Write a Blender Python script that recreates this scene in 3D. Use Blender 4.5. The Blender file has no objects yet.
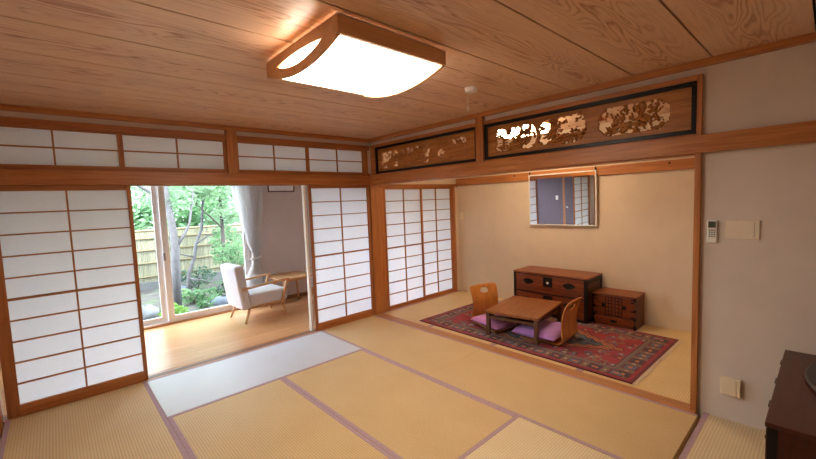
import bpy, math, random
import numpy as np
from mathutils import Vector, Matrix
random.seed(7)
rng = np.random.default_rng(11)
SC = bpy.context.scene
COL = SC.collection
PI = math.pi

# ------------------------------------------------------------------ helpers
def lin(r, g, b):
    f = lambda c: (c/255/12.92) if c/255 <= .04045 else ((c/255+.055)/1.055)**2.4
    return (f(r), f(g), f(b), 1)

class MB:
    """collects shapes, builds ONE mesh object"""
    def __init__(s): s.v = []; s.f = []
    def add(s, vs, fs):
        o = len(s.v); s.v += [tuple(p) for p in vs]; s.f += [tuple(i+o for i in f) for f in fs]; return s
    def box(s, x0, x1, y0, y1, z0, z1, M=None):
        vs = [(x0,y0,z0),(x1,y0,z0),(x1,y1,z0),(x0,y1,z0),(x0,y0,z1),(x1,y0,z1),(x1,y1,z1),(x0,y1,z1)]
        if M is not None: vs = [tuple(M @ Vector(p)) for p in vs]
        return s.add(vs, [(3,2,1,0),(4,5,6,7),(0,1,5,4),(1,2,6,5),(2,3,7,6),(3,0,4,7)])
    def prism(s, pts, d0, d1, plane='xz'):
        """polygon pts (a,b) extruded along the third axis d0..d1"""
        def mk(a, b, d): return {'xz': (a, d, b), 'xy': (a, b, d), 'yz': (d, a, b)}[plane]
        n = len(pts)
        vs = [mk(a, b, d0) for a, b in pts] + [mk(a, b, d1) for a, b in pts]
        fs = [tuple(range(n))[::-1], tuple(range(n, 2*n))] + [(i, (i+1) % n, n+(i+1) % n, n+i) for i in range(n)]
        return s.add(vs, fs)
    def tube(s, pts, rad, seg=8):
        pts = [Vector(p) for p in pts]; n = len(pts)
        rad = rad if isinstance(rad, (list, tuple)) else [rad]*n
        vs = []; fs = []
        t0 = (pts[1]-pts[0]).normalized()
        ref = Vector((0, 0, 1)) if abs(t0.z) < .9 else Vector((1, 0, 0))
        for i, p in enumerate(pts):
            t = (pts[min(i+1, n-1)]-pts[max(i-1, 0)]).normalized()
            a = t.cross(ref).normalized(); b = t.cross(a).normalized()
            for k in range(seg):
                w = 2*PI*k/seg; vs.append(p+(a*math.cos(w)+b*math.sin(w))*rad[i])
        for i in range(n-1):
            for k in range(seg):
                k2 = (k+1) % seg
                fs.append((i*seg+k, i*seg+k2, (i+1)*seg+k2, (i+1)*seg+k))
        fs.append(tuple(range(seg))[::-1]); fs.append(tuple((n-1)*seg+k for k in range(seg)))
        return s.add(vs, fs)
    def bar(s, a, b, w, h, up=(0, 0, 1)):
        """square bar from a to b"""
        a, b = Vector(a), Vector(b); t = (b-a).normalized(); u = Vector(up)
        x = t.cross(u)
        if x.length < 1e-4: x = t.cross(Vector((0, 1, 0)))
        x.normalize(); y = x.cross(t).normalized()
        vs = []
        for p in (a, b):
            for sx, sy in ((-1,-1),(1,-1),(1,1),(-1,1)): vs.append(p+x*sx*w/2+y*sy*h/2)
        return s.add(vs, [(3,2,1,0),(4,5,6,7),(0,1,5,4),(1,2,6,5),(2,3,7,6),(3,0,4,7)])
    def lathe(s, prof, c=(0, 0, 0), seg=20, sx=1, sy=1):
        """prof: (r,z) from bottom to top, closed by caps"""
        vs = []; fs = []
        for r, z in prof:
            for k in range(seg):
                w = 2*PI*k/seg; vs.append((c[0]+r*sx*math.cos(w), c[1]+r*sy*math.sin(w), c[2]+z))
        n = len(prof)
        for i in range(n-1):
            for k in range(seg):
                k2 = (k+1) % seg; fs.append((i*seg+k, i*seg+k2, (i+1)*seg+k2, (i+1)*seg+k))
        fs.append(tuple(range(seg))[::-1]); fs.append(tuple((n-1)*seg+k for k in range(seg)))
        return s.add(vs, fs)
    def blob(s, c, r, seg=12, rings=8, noise=0, seed=0):
        rr = random.Random(seed); vs = []; fs = []
        for i in range(rings+1):
            th = PI*i/rings
            for k in range(seg):
                w = 2*PI*k/seg; q = 1+noise*(rr.random()-.5)
                vs.append((c[0]+r[0]*q*math.sin(th)*math.cos(w), c[1]+r[1]*q*math.sin(th)*math.sin(w), c[2]+r[2]*q*math.cos(th)))
        for i in range(rings):
            for k in range(seg):
                k2 = (k+1) % seg; fs.append((i*seg+k, (i+1)*seg+k, (i+1)*seg+k2, i*seg+k2))
        return s.add(vs, fs)
    def build(s, name, mat, parent=None, bevel=0, seg=2, smooth=False, loc=None, rotz=0):
        me = bpy.data.meshes.new(name); me.from_pydata(s.v, [], s.f); me.validate(); me.update()
        if mat: me.materials.append(mat)
        o = bpy.data.objects.new(name, me); COL.objects.link(o)
        if parent: o.parent = parent
        if loc: o.location = loc
        o.rotation_euler.z = rotz
        if smooth:
            for p in me.polygons: p.use_smooth = True
        if bevel:
            m = o.modifiers.new('Bevel', 'BEVEL'); m.width = bevel; m.segments = seg; m.limit_method = 'ANGLE'
        return o

def tag(o, label, cat, group=None, kind=None):
    if label: o['label'] = label
    if cat: o['category'] = cat
    if group: o['group'] = group
    if kind: o['kind'] = kind
    return o
def thing(name, label, cat, loc=(0, 0, 0), rotz=0, group=None):
    o = bpy.data.objects.new(name, None); COL.objects.link(o); o.empty_display_size = .1
    o.location = loc; o.rotation_euler.z = rotz
    return tag(o, label, cat, group)
def struct(name, mb, mat, bevel=0, smooth=False, parent=None):
    o = mb.build(name, mat, parent, bevel, smooth=smooth)
    if not parent: o['kind'] = 'structure'
    return o
def copy_tree(o, parent=None):
    c = o.copy(); COL.objects.link(c); c.parent = parent
    for ch in list(o.children): copy_tree(ch, c)
    return c

# ------------------------------------------------------------------ materials
class NT:
    def __init__(s, name):
        s.m = bpy.data.materials.new(name); s.m.use_nodes = True
        s.t = s.m.node_tree; s.n = s.t.nodes; s.l = s.t.links
        s.bsdf = s.n['Principled BSDF']; s.out = s.n['Material Output']
    def new(s, typ, **kw):
        n = s.n.new(typ)
        for k, v in kw.items(): setattr(n, k, v)
        return n
    def link(s, a, b): s.l.new(a, b)
    def coords(s, scale=(1, 1, 1), kind='Object', loc=(0, 0, 0)):
        tc = s.new('ShaderNodeTexCoord'); mp = s.new('ShaderNodeMapping')
        mp.inputs['Scale'].default_value = scale; mp.inputs['Location'].default_value = loc
        s.link(tc.outputs[kind], mp.inputs['Vector']); return mp.outputs['Vector']
    def noise(s, vec, scale=5, detail=4, rough=.55, dist=0):
        n = s.new('ShaderNodeTexNoise'); n.inputs['Scale'].default_value = scale
        n.inputs['Detail'].default_value = detail; n.inputs['Roughness'].default_value = rough
        n.inputs['Distortion'].default_value = dist
        if vec is not None: s.link(vec, n.inputs['Vector'])
        return n.outputs['Fac']
    def ramp(s, fac, stops):
        r = s.new('ShaderNodeValToRGB'); e = r.color_ramp.elements
        while len(e) < len(stops): e.new(.5)
        for q, (p, c) in zip(e, stops): q.position = p; q.color = c
        s.link(fac, r.inputs['Fac']); return r.outputs['Color']
    def math(s, op, a, b=None, c=None):
        n = s.new('ShaderNodeMath', operation=op)
        for i, v in enumerate((a, b, c)):
            if v is None: continue
            if isinstance(v, (int, float)): n.inputs[i].default_value = v
            else: s.link(v, n.inputs[i])
        return n.outputs[0]
    def mix(s, fac, a, b, mode='MIX'):
        n = s.new('ShaderNodeMix', data_type='RGBA', blend_type=mode)
        for sock, v in ((n.inputs[0], fac), (n.inputs[6], a), (n.inputs[7], b)):
            if isinstance(v, (int, float)): sock.default_value = v
            elif isinstance(v, tuple): sock.default_value = v
            else: s.link(v, sock)
        return n.outputs[2]
    def bump(s, h, strength=.2, dist=.01):
        b = s.new('ShaderNodeBump'); b.inputs['Strength'].default_value = strength; b.inputs['Distance'].default_value = dist
        s.link(h, b.inputs['Height']); s.link(b.outputs['Normal'], s.bsdf.inputs['Normal'])
    def set(s, **kw):
        for k, v in kw.items():
            i = s.bsdf.inputs[k.replace('_', ' ')]
            if hasattr(v, 'links'): s.link(v, i)
            else: i.default_value = v
        return s.m

def wood(name, c1, c2, axis='x', rough=.4, scale=1.0, figure=0.0, contrast=1, coat=0):
    """grain running along AXIS; figure = strength of broad cathedral figure"""
    t = NT(name); st = [16, 16, 16]; st['xyz'.index(axis)] = .9
    v = t.coords(tuple(k*scale for k in st))
    f = t.noise(v, 2.2, 5, .6, .4)
    st2 = [90, 90, 90]; st2['xyz'.index(axis)] = 3
    f2 = t.noise(t.coords(tuple(k*scale for k in st2)), 1, 2)
    h = t.math('ADD', t.math('MULTIPLY', f, .75), t.math('MULTIPLY', f2, .25))
    col = t.ramp(h, [(.5-.18*contrast, c1), (.5+.18*contrast, c2)])
    if figure:
        st3 = [5, 5, 5]; st3['xyz'.index(axis)] = .55
        g = t.noise(t.coords(tuple(k*scale for k in st3)), 1.3, 1.5, .5, .3)
        r = t.math('PINGPONG', t.math('MULTIPLY', g, 16), 1)
        col = t.mix(t.math('MULTIPLY', t.math('POWER', r, 3), figure), col, c1)
    t.set(Base_Color=col, Roughness=rough)
    if coat: t.set(Coat_Weight=coat, Coat_Roughness=.15)
    t.bump(f2, .08, .003)
    return t.m
def plain(name, c, rough=.5, metal=0, var=.06, scale=8, bump=0, **kw):
    t = NT(name)
    n = t.noise(t.coords(), scale, 4)
    lo = tuple(x*(1-var) for x in c[:3])+(1,); hi = tuple(min(1, x*(1+var)) for x in c[:3])+(1,)
    t.set(Base_Color=t.ramp(n, [(.3, lo), (.7, hi)]), Roughness=rough, Metallic=metal, **kw)
    if bump: t.bump(t.noise(t.coords(), scale*12, 3), bump, .004)
    return t.m

W_X = wood('cedar_along_x', lin(150, 88, 44), lin(194, 128, 72), 'x', .38, figure=.15)
W_Y = wood('cedar_along_y', lin(154, 92, 46), lin(200, 134, 76), 'y', .38, figure=.15)
W_Z = wood('cedar_along_z', lin(152, 90, 46), lin(198, 132, 74), 'z', .4, figure=.1)
W_KX = wood('shoji_wood_x', lin(140, 82, 42), lin(178, 112, 60), 'x', .5)
W_KZ = wood('shoji_wood_z', lin(144, 84, 42), lin(184, 118, 64), 'z', .5)
W_PALE = wood('pale_jamb_wood', lin(226, 214, 200), lin(240, 232, 222), 'z', .5)

def ceiling_mat():
    t = NT('cedar_ceiling_board')
    tc = t.new('ShaderNodeTexCoord'); sp = t.new('ShaderNodeSeparateXYZ'); t.link(tc.outputs['Object'], sp.inputs[0])
    k = t.math('DIVIDE', t.math('ADD', sp.outputs['Y'], .465), .455)
    b = t.math('FLOOR', k); fr = t.math('SUBTRACT', t.math('SUBTRACT', k, b), .5)      # -.5..+.5 across a board
    cv = t.new('ShaderNodeCombineXYZ')
    t.link(t.math('ADD', t.math('MULTIPLY', sp.outputs['X'], .9), t.math('MULTIPLY', b, 7.3)), cv.inputs[0])
    t.link(t.math('MULTIPLY', sp.outputs['Y'], 6.5), cv.inputs[1]); t.link(t.math('MULTIPLY', b, 3.1), cv.inputs[2])
    g = t.noise(cv.outputs[0], 1.0, 2.2, .5, .25)
    # contours of the noise + distance from the board's heart = cathedral figure
    q = t.math('ADD', t.math('MULTIPLY', g, 17), t.math('MULTIPLY', t.math('POWER', t.math('ABSOLUTE', fr), 1.5), 12))
    ring = t.math('PINGPONG', q, .5); ring = t.math('MULTIPLY', ring, 2)
    heart = t.math('SUBTRACT', 1, t.math('MINIMUM', t.math('MULTIPLY', t.math('ABSOLUTE', fr), 2.6), 1))
    amt = t.math('MULTIPLY', t.math('POWER', ring, 2.5), t.math('ADD', .10, t.math('MULTIPLY', heart, .85)))
    cv2 = t.new('ShaderNodeCombineXYZ')
    t.link(t.math('MULTIPLY', sp.outputs['X'], 2), cv2.inputs[0]); t.link(t.math('MULTIPLY', sp.outputs['Y'], 90), cv2.inputs[1]); t.link(b, cv2.inputs[2])
    fine = t.noise(cv2.outputs[0], 1, 3)
    col = t.ramp(fine, [(.3, lin(218, 180, 148)), (.7, lin(234, 200, 168))])
    wn = t.new('ShaderNodeTexWhiteNoise', noise_dimensions='1D'); t.link(b, wn.inputs['W'])
    col = t.mix(t.math('MULTIPLY', wn.outputs['Value'], .18), col, lin(196, 146, 106))
    col = t.mix(amt, col, lin(166, 100, 56))
    t.set(Base_Color=col, Roughness=.36)
    return t.m
M_CEIL = ceiling_mat()
M_GROOVE = plain('dark_groove', lin(48, 30, 18), .9)

def plaster(name, c, grain=.12):
    t = NT(name)
    n = t.noise(t.coords(), 3, 6, .6)
    c1 = tuple(x*.95 for x in c[:3])+(1,); c2 = tuple(min(1, x*1.04) for x in c[:3])+(1,)
    t.set(Base_Color=t.ramp(n, [(.3, c1), (.7, c2)]), Roughness=.9)
    t.bump(t.noise(t.coords(), 160, 3), grain, .003)
    return t.m
M_WALL = plaster('sand_plaster', lin(214, 202, 192))
M_WALL_B = plaster('sand_plaster_lamp_warmed', lin(216, 200, 178))  # same plaster, with the alcove lamp's warmth put into the colour
M_GREY = plaster('grey_wall_covering', lin(190, 182, 182))
M_PURPLE = plaster('mauve_grey_wall', lin(112, 100, 112))
M_EXT = plaster('exterior_render', lin(190, 184, 172))

def tatami(name, axis, c1, c2, rough=.55, spec=.35):
    """rush matting: fine ribs running along AXIS"""
    t = NT(name)
    tc = t.new('ShaderNodeTexCoord'); sp = t.new('ShaderNodeSeparateXYZ'); t.link(tc.outputs['Object'], sp.inputs[0])
    across = sp.outputs['Y'] if axis == 'x' else sp.outputs['X']; along = sp.outputs['X'] if axis == 'x' else sp.outputs['Y']
    rib = t.math('MULTIPLY', t.math('ADD', t.math('SINE', t.math('MULTIPLY', across, 2*PI/.0165)), 1), .5)
    cv = t.new('ShaderNodeCombineXYZ'); t.link(t.math('MULTIPLY', along, 260), cv.inputs[0]); t.link(t.math('MULTIPLY', across, 40), cv.inputs[1])
    straw = t.noise(cv.outputs[0], 1, 2)
    blot = t.noise(t.coords((1, 1, 1)), 2.5, 3)
    base = t.ramp(t.math('ADD', t.math('MULTIPLY', straw, .6), t.math('MULTIPLY', blot, .4)), [(.35, c1), (.65, c2)])
    dark = tuple(x*.70 for x in c1[:3])+(1,)
    base = t.mix(t.math('MULTIPLY', t.math('POWER', t.math('SUBTRACT', 1, rib), 2), .55), base, dark)
    t.set(Base_Color=base, Roughness=rough, Specular_IOR_Level=spec)
    t.bump(rib, .35, .002)
    return t.m
M_TAT_Y = tatami('rush_matting_golden', 'y', lin(205, 174, 126), lin(219, 191, 142))
M_TAT_X = tatami('rush_matting_pale_sheen', 'x', lin(220, 198, 158), lin(232, 214, 176))  # paler copy of the matting: sheen of the crosswise weave put into the colour
M_TAT_W = tatami('rush_matting_white_sheen', 'x', lin(200, 204, 216), lin(212, 217, 230), .42, .6)  # mat's own pale tone, plus the window's bluish sheen put into the colour
M_HERI = plain('mauve_cloth_edging', lin(176, 148, 156), .85, var=.12, scale=60)

def paper_mat():
    t = NT('shoji_paper')
    d = t.new('ShaderNodeBsdfDiffuse'); tr = t.new('ShaderNodeBsdfTranslucent'); mx = t.new('ShaderNodeMixShader')
    n = t.noise(t.coords((1, 1, 1)), 60, 4)
    c = t.ramp(n, [(.3, (.78, .785, .84, 1)), (.7, (.80, .805, .86, 1))])
    t.link(c, d.inputs['Color']); t.link(c, tr.inputs['Color']); mx.inputs[0].default_value = .66
    t.link(d.outputs[0], mx.inputs[1]); t.link(tr.outputs[0], mx.inputs[2]); t.link(mx.outputs[0], t.out.inputs['Surface'])
    return t.m
M_PAPER = paper_mat()

def glass_mat():
    t = NT('window_glass')
    a = t.new('ShaderNodeBsdfTransparent'); a.inputs['Color'].default_value = (.96, .98, .97, 1)
    g = t.new('ShaderNodeBsdfGlossy'); g.inputs['Roughness'].default_value = .0
    mx = t.new('ShaderNodeMixShader'); fr = t.new('ShaderNodeFresnel'); fr.inputs['IOR'].default_value = 1.3
    t.link(fr.outputs[0], mx.inputs[0]); t.link(a.outputs[0], mx.inputs[1]); t.link(g.outputs[0], mx.inputs[2])
    t.link(mx.outputs[0], t.out.inputs['Surface']); return t.m
M_GLASS = glass_mat()
def fabric(name, c, rough=.9, transl=0, var=.08, sc=220):
    t = NT(name)
    n = t.noise(t.coords(), sc, 2)
    c1 = tuple(x*(1-var) for x in c[:3])+(1,); c2 = tuple(min(1, x*(1+var)) for x in c[:3])+(1,)
    col = t.ramp(n, [(.3, c1), (.7, c2)])
    t.set(Base_Color=col, Roughness=rough, Sheen_Weight=.2)
    t.bump(n, .15, .002)
    if transl:
        tr = t.new('ShaderNodeBsdfTranslucent'); mx = t.new('ShaderNodeMixShader'); mx.inputs[0].default_value = transl
        t.link(col, tr.inputs['Color']); t.link(t.bsdf.outputs[0], mx.inputs[1]); t.link(tr.outputs[0], mx.inputs[2])
        t.link(mx.outputs[0], t.out.inputs['Surface'])
    return t.m
def emit(name, c, s):
    t = NT(name); t.set(Base_Color=(.9, .9, .88, 1), Emission_Color=c, Emission_Strength=s, Roughness=.5); return t.m
def leafmat(name, c1, c2, tl=.35):
    t = NT(name)
    col = t.ramp(t.noise(t.coords(), 3, 3), [(.35, c1), (.65, c2)])
    t.set(Base_Color=col, Roughness=.5)
    tr = t.new('ShaderNodeBsdfTranslucent'); mx = t.new('ShaderNodeMixShader'); mx.inputs[0].default_value = tl
    t.link(col, tr.inputs['Color']); t.link(t.bsdf.outputs[0], mx.inputs[1]); t.link(tr.outputs[0], mx.inputs[2])
    t.link(mx.outputs[0], t.out.inputs['Surface']); return t.m

M_BLACK = plain('black_lacquer', lin(14, 13, 14), .35, var=.1, Specular_IOR_Level=.3)
M_IRON = plain('black_iron', lin(34, 30, 29), .45, .6, var=.15, scale=40)
M_ALU = plain('white_aluminium', lin(240, 240, 242), .4, var=.03)
M_SILVER = plain('brushed_silver', lin(232, 232, 230), .4, .2, var=.03)
M_WHITEP = plain('white_plastic', lin(232, 230, 224), .4, var=.02)
M_CREAMP = plain('cream_plastic', lin(236, 220, 188), .45, var=.02)
M_BEIGEP = plain('beige_plastic', lin(230, 216, 196), .5, var=.02)
M_GREYP = plain('grey_plastic', lin(150, 150, 152), .5, var=.04)
M_DARKP = plain('charcoal_plastic', lin(52, 53, 56), .4, var=.05)
M_LCD = plain('dark_display', lin(72, 78, 74), .2, var=.03)

# ------------------------------------------------------------------ camera
cam = bpy.data.cameras.new('camera'); cob = bpy.data.objects.new('camera', cam); COL.objects.link(cob)
rt = Vector((.74185067, -.66937261, -.03997359)); up = Vector((.08200247, .03139416, .99613754)); fw = Vector((.66553225, .74226324, -.07817998))
cob.matrix_world = Matrix(((rt.x, up.x, -fw.x, -3.25161), (rt.y, up.y, -fw.y, -4.18544), (rt.z, up.z, -fw.z, 1.55696), (0, 0, 0, 1)))
cam.sensor_fit = 'HORIZONTAL'; cam.sensor_width = 36; cam.lens = 386.511/816*36
cam.shift_x = 7.805/816; cam.shift_y = 1.911/816; cam.clip_start = .05; cam.clip_end = 200
SC.camera = cob

# ------------------------------------------------------------------ shell
H = 2.40
L, BK = -3.66, -5.46          # left wall, wall behind
RW = 1.82                     # alcove-room back wall
SY = 1.85                     # sunroom outer wall
struct('floor', MB().box(L-.1, RW+.1, BK-.1, 0.0, -.14, -.05), plain('subfloor', lin(176, 142, 98), .8))
M_SUNF = NT('honey_floorboards')
def sunfloor():
    t = M_SUNF
    br = t.new('ShaderNodeTexBrick'); br.offset = .37; br.inputs['Scale'].default_value = 1
    br.inputs['Brick Width'].default_value = 1.1; br.inputs['Row Height'].default_value = .11; br.inputs['Mortar Size'].default_value = .0015
    br.inputs['Color1'].default_value = lin(202, 150, 102); br.inputs['Color2'].default_value = lin(186, 132, 86); br.inputs['Mortar'].default_value = lin(120, 80, 48)
    t.link(t.coords(), br.inputs['Vector'])
    g = t.noise(t.coords((1.2, 22, 1)), 2, 5, .6, .5)
    col = t.mix(t.math('MULTIPLY', g, .35), br.outputs['Color'], lin(222, 176, 128))
    return t.set(Base_Color=col, Roughness=.3)
struct('floor_sunroom', MB().box(-3.95, 1.95, .12, SY+.02, -.14, 0), sunfloor())
# ceiling: boards 0.455 wide running along x, open joints over a dark backing
cb = MB(); ys = [0.1] + [-.465-.455*k for k in range(12)]
for a, b in zip(ys, ys[1:]): cb.box(L-.1, .02, b+.0055, a-.0055, H, H+.02)
struct('ceiling', cb, M_CEIL)
struct('ceiling_backing', MB().box(L-.1, 2.0, BK-.1, .12, H+.02, H+.08), M_GROOVE)
struct('ceiling_alcove', MB().box(.10, RW+.1, -3.8, .1, H, H+.019), M_CEIL)
struct('ceiling_sunroom', MB().box(-4.1, 2.0, .1, SY+.55, 2.34, 2.46), plaster('white_ceiling', lin(236, 234, 230)))

# wall on the left and the wall behind the camera
struct('wall_left', MB().box(L-.1, L, BK-.1, 0, -.05, H), M_WALL)
struct('wall_rear', MB().box(L-.1, .12, BK-.1, BK, -.05, H), M_WALL)
struct('wall_right', MB().box(.02, .12, BK, -3.60, -.05, H), M_WALL)
# strip of plaster above the carved panels and above the paper transoms
struct('wall_right_upper', MB().box(.02, .10, -3.60, 0.1, 2.311, H), M_WALL)
struct('wall_far', MB().box(L, .10, .02, .10, 2.311, H), M_WALL)
# alcove room
struct('wall_alcove_back', MB().box(RW, RW+.1, -3.8, .1, -.05, H), M_WALL_B)
struct('wall_alcove_side', MB().box(.12, RW, -3.8, -3.68, -.05, H), M_WALL_B)
struct('wall_alcove_far', MB().box(.10, RW, .02, .10, 1.80, H), M_WALL_B)
struct('wall_alcove_corner', MB().box(1.745, RW, 0.0, .10, -.05, 1.80), M_WALL_B)
# sunroom walls
sw = MB()
sw.box(-4.0, -3.5, SY, SY+.1, -.4, 2.34); sw.box(-3.5, -.98, SY, SY+.1, 2.02, 2.34); sw.box(-3.5, -.98, SY, SY+.1, -.4, -.01)
sw.box(-.98, .25, SY, SY+.1, -.4, 2.34); sw.box(.25, 1.7, SY, SY+.1, 2.02, 2.34); sw.box(.25, 1.7, SY, SY+.1, -.4, -.01); sw.box(1.7, 2.0, SY, SY+.1, -.4, 2.34)
struct('wall_sunroom_outer', sw, M_GREY)
struct('wall_sunroom_right', MB().box(1.9, 2.0, .1, SY, -.1, 2.34), M_GREY)
struct('wall_sunroom_left', MB().box(-4.0, -3.9, .0, SY, -.1, 2.34), M_PURPLE)
struct('wall_house_end', MB().box(-4.0, L-.002, .001, .1, -.1, 2.34), M_GREY)
struct('baseboard_sunroom', MB().box(-.98, 1.9, SY-.012, SY, 0, .06), wood('dark_skirting', lin(110, 72, 46), lin(140, 96, 62), 'x'))
struct('roof_sky_block', MB().box(-4.6, 2.5, -6.2, 2.5, 2.5, 2.62), plain('roof_tin', lin(110, 104, 98), .7))  # unseen slab over the house, put in to keep sky light out

# --- trims of the wall towards the sunroom (plane y = 0)
trims = []
def trim(mb, mat, bevel=.003):
    o = struct('trim_%d' % (len(trims)+1), mb, mat, bevel); trims.append(o); return o
trim(MB().box(L, 0, -.03, 0.02, 1.797, 1.915), W_X)                     # nageshi rail
trim(MB().box(L, .02, -.002, .115, 1.792, 1.798), W_KX, 0)                 # grooved head rail
trim(MB().box(L, -.0, -.006, .09, 1.915, 1.943), W_KX)                  # transom sill
trim(MB().box(L, -.0, -.006, .09, 2.252, 2.311), W_KX)                  # transom head
trim(MB().box(-1.862, -1.758, -.03, .09, 1.915, 2.36), W_Z)             # short post between the transoms
trim(MB().box(-.09, -.035, -.004, .09, 1.943, 2.252), W_Z)
trim(MB().box(-.035, .03, -.002, .06, 1.915, 2.36), M_WALL)
trim(MB().box(L, .03, -.028, .02, 2.357, 2.40), W_X)                    # cornice
trim(MB().box(-.028, .03, BK, .03, 2.357, 2.40), W_Y)
trim(MB().box(L, L+.028, BK, 0, 2.357, 2.40), W_Y)
# sills and posts
trim(MB().box(L, -.94, -.02, .145, -.05, -.002).box(-.94, .0, -.02, .145, -.05, -.002), W_X, 0)
gv = MB()
for y0 in (.018, .055): gv.box(L, 0, y0, y0+.02, -.002, .001)
trim(gv, plain('track_groove', lin(120, 96, 84), .5), 0)  # thin strips, duller than the sill, marking its two grooves
trim(MB().box(-.022, .10, -.022, .10, -.05, 1.80), W_Z)                 # corner post
trim(MB().box(.10, .215, .0, .09, -.05, 1.80), W_Z)                     # alcove shoji jamb
trim(MB().box(1.70, 1.745, -.01, .09, -.05, 1.80), W_Z)
trim(MB().box(.10, RW, -.012, .09, 1.757, 1.80), W_KX)
trim(MB().box(.20, 1.72, -.015, .09, -.05, .006), W_X)
trim(MB().box(L-.02, L+.012, -.19, -.09, -.05, 1.80), W_Z)               # left post
trim(MB().box(-.985, -.955, .05, .10, -.002, 1.792), W_PALE)            # pale edge beside the right-hand screen
# --- trims of the wall towards the alcove room (plane x = 0)
trim(MB().box(-.03, .02, BK, -.03, 1.797, 1.915), W_Y)
trim(MB().box(.02, .10, -3.6, 0, 1.797, 1.915), W_Y)
trim(MB().box(0, .10, -3.566, -.02, 1.786, 1.798), W_Y, 0)
trim(MB().box(-.012, .11, -3.602, -3.566, -.05, 1.80), W_Z)             # right post, lower
trim(MB().box(-.012, .10, -3.60, -3.572, 1.915, 2.311), W_Z)            # right post, upper
trim(MB().box(-.03, .10, -1.865, -1.779, 1.915, 2.36), W_Z)             # middle short post
fr = MB()
for a, b in ((-1.779, -.09), (-3.572, -1.865)):
    fr.box(-.01, .09, a, b, 1.915, 1.928).box(-.01, .09, a, b, 2.276, 2.311)
fr.box(-.01, .09, -.125, -.03, 1.915, 2.311)
trim(fr, W_Y)
trim(MB().box(-.042, .085, -3.60, -.02, -.05, .002), W_Y)               # sill between the two rooms
gv = MB()
for x0 in (.0, .038): gv.box(x0, x0+.018, -3.58, -.02, .002, .0045)
trim(gv, plain('sill_groove', lin(176, 128, 84), .5), 0)
trim(MB().box(RW-.03, RW, -3.68, 0, 1.775, 1.885), W_Y)                 # picture rail of the alcove room
pg = MB()
for y in (-1.1, -3.0):
    pg.box(RW-.036, RW-.03, y-.008, y+.008, 1.845, 1.865)
trim(pg, M_IRON, 0)

# ------------------------------------------------------------------ tatami mats (each lifts out on its own)
def mat(x0, x1, y0, y1, axis, m, label):
    r = thing('tatami_mat', label, 'tatami mat', ((x0+x1)/2, (y0+y1)/2, -.05), 0, 'tatami mats')
    a, b = (x1-x0)/2-.001, (y1-y0)/2-.001
    MB().box(-a, a, -b, b, 0, .05).build('rush_cover', m, r, .002)
    w = .03
    for s in (-1, 1):
        e = MB()
        if axis == 'x': e.box(-a, a, min(s*b, s*(b-w)), max(s*b, s*(b-w)), .045, .0512)
        else: e.box(min(s*a, s*(a-w)), max(s*a, s*(a-w)), -b, b, .045, .0512)
        e.build('edging', M_HERI, r)
    return r
X3, X2, X1 = -2.73, -1.82, -.91
mat(-3.645, X3, -1.82, -.021, 'y', M_TAT_Y, 'golden tatami mat in front of the big paper screen on the left')
mat(-3.645, X3, -3.64, -1.82, 'y', M_TAT_Y, 'golden tatami mat at the bottom left corner, nearest the camera')
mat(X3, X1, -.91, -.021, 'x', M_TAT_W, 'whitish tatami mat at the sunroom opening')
mat(X3, X2, -2.73, -.91, 'y', M_TAT_Y, 'golden tatami mat on the left of the two in the middle of the room')
mat(X2, X1, -2.73, -.91, 'y', M_TAT_Y, 'golden tatami mat on the right of the two in the middle of the room')
mat(X1, -.044, -1.82, -.021, 'y', M_TAT_Y, 'golden tatami mat in front of the corner post and right paper screen')
mat(X1, -.044, -3.62, -1.82, 'y', M_TAT_Y, 'golden tatami mat along the sill of the carpeted alcove room')
mat(X3, X1, -3.64, -2.73, 'x', M_TAT_X, 'pale ribbed tatami mat at the bottom edge in the foreground')
mat(-1.82, .018, -4.55, -3.64, 'x', M_TAT_X, 'pale ribbed tatami mat below the wall with the socket plate')
for k, lb in enumerate(('golden tatami mat before the alcove room paper screens', 'golden tatami mat partly under the rug at the left end of the drawer chest',
                        'golden tatami mat under the rug by the small box chest', 'golden tatami mat beyond the white rug fringe on the right')):
    mat(.088, RW, -.015-.91*(k+1), -.015-.91*k, 'x', tatami('alcove_matting', 'x', lin(212, 184, 134), lin(228, 202, 152)) if k == 0 else bpy.data.materials['alcove_matting'], lb)

# ------------------------------------------------------------------ shoji screens
def shoji(name, label, w, z0, z1, cols, rows, loc, botrail=.085, toprail=.028, stile=.03, thick=None, group=None, wide=0):
    """sliding paper screen, origin at bottom centre, faces -y"""
    r = thing(name, label, 'paper screen', loc, 0, group); d = .015; h = z1-z0; a = w/2
    for q, e in ((-a, stile+wide), (a-stile, stile)): MB().box(q, q+e, -d, d, 0, h).build('stile', W_KZ, r, .002)
    MB().box(-a+stile+wide, a-stile, -d, d, 0, botrail).build('bottom_rail', W_X, r, .002)
    MB().box(-a+stile+wide, a-stile, -d, d, h-toprail, h).build('top_rail', W_KX, r, .002)
    b = .0058; iw0, iw1, iz0, iz1 = -a+stile+wide, a-stile, botrail, h-toprail
    k = MB()
    for i in range(1, cols):
        x = iw0+(iw1-iw0)*i/cols; k.box(x-b*1.1, x+b*1.1, -.012, .004, iz0, iz1)
    for j in range(1, rows):
        z = iz0+(iz1-iz0)*j/rows; t = b*(1.7 if thick == j else 1); k.box(iw0, iw1, -.0115, .0035, z-t, z+t)
    k.build('lattice', W_KX, r)
    p = MB(); p.add([(iw0, .005, iz0), (iw1, .005, iz0), (iw1, .005, iz1), (iw0, .005, iz1)], [(0, 1, 2, 3)])
    p.build('paper', M_PAPER, r)
    return r
shoji('shoji_screen', 'large paper sliding screen at the far left with two columns of panes', .925, .0, 1.792, 2, 10, (-3.17, .022, 0), toprail=.04, thick=5, group='tall paper screens', wide=.045)
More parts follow.
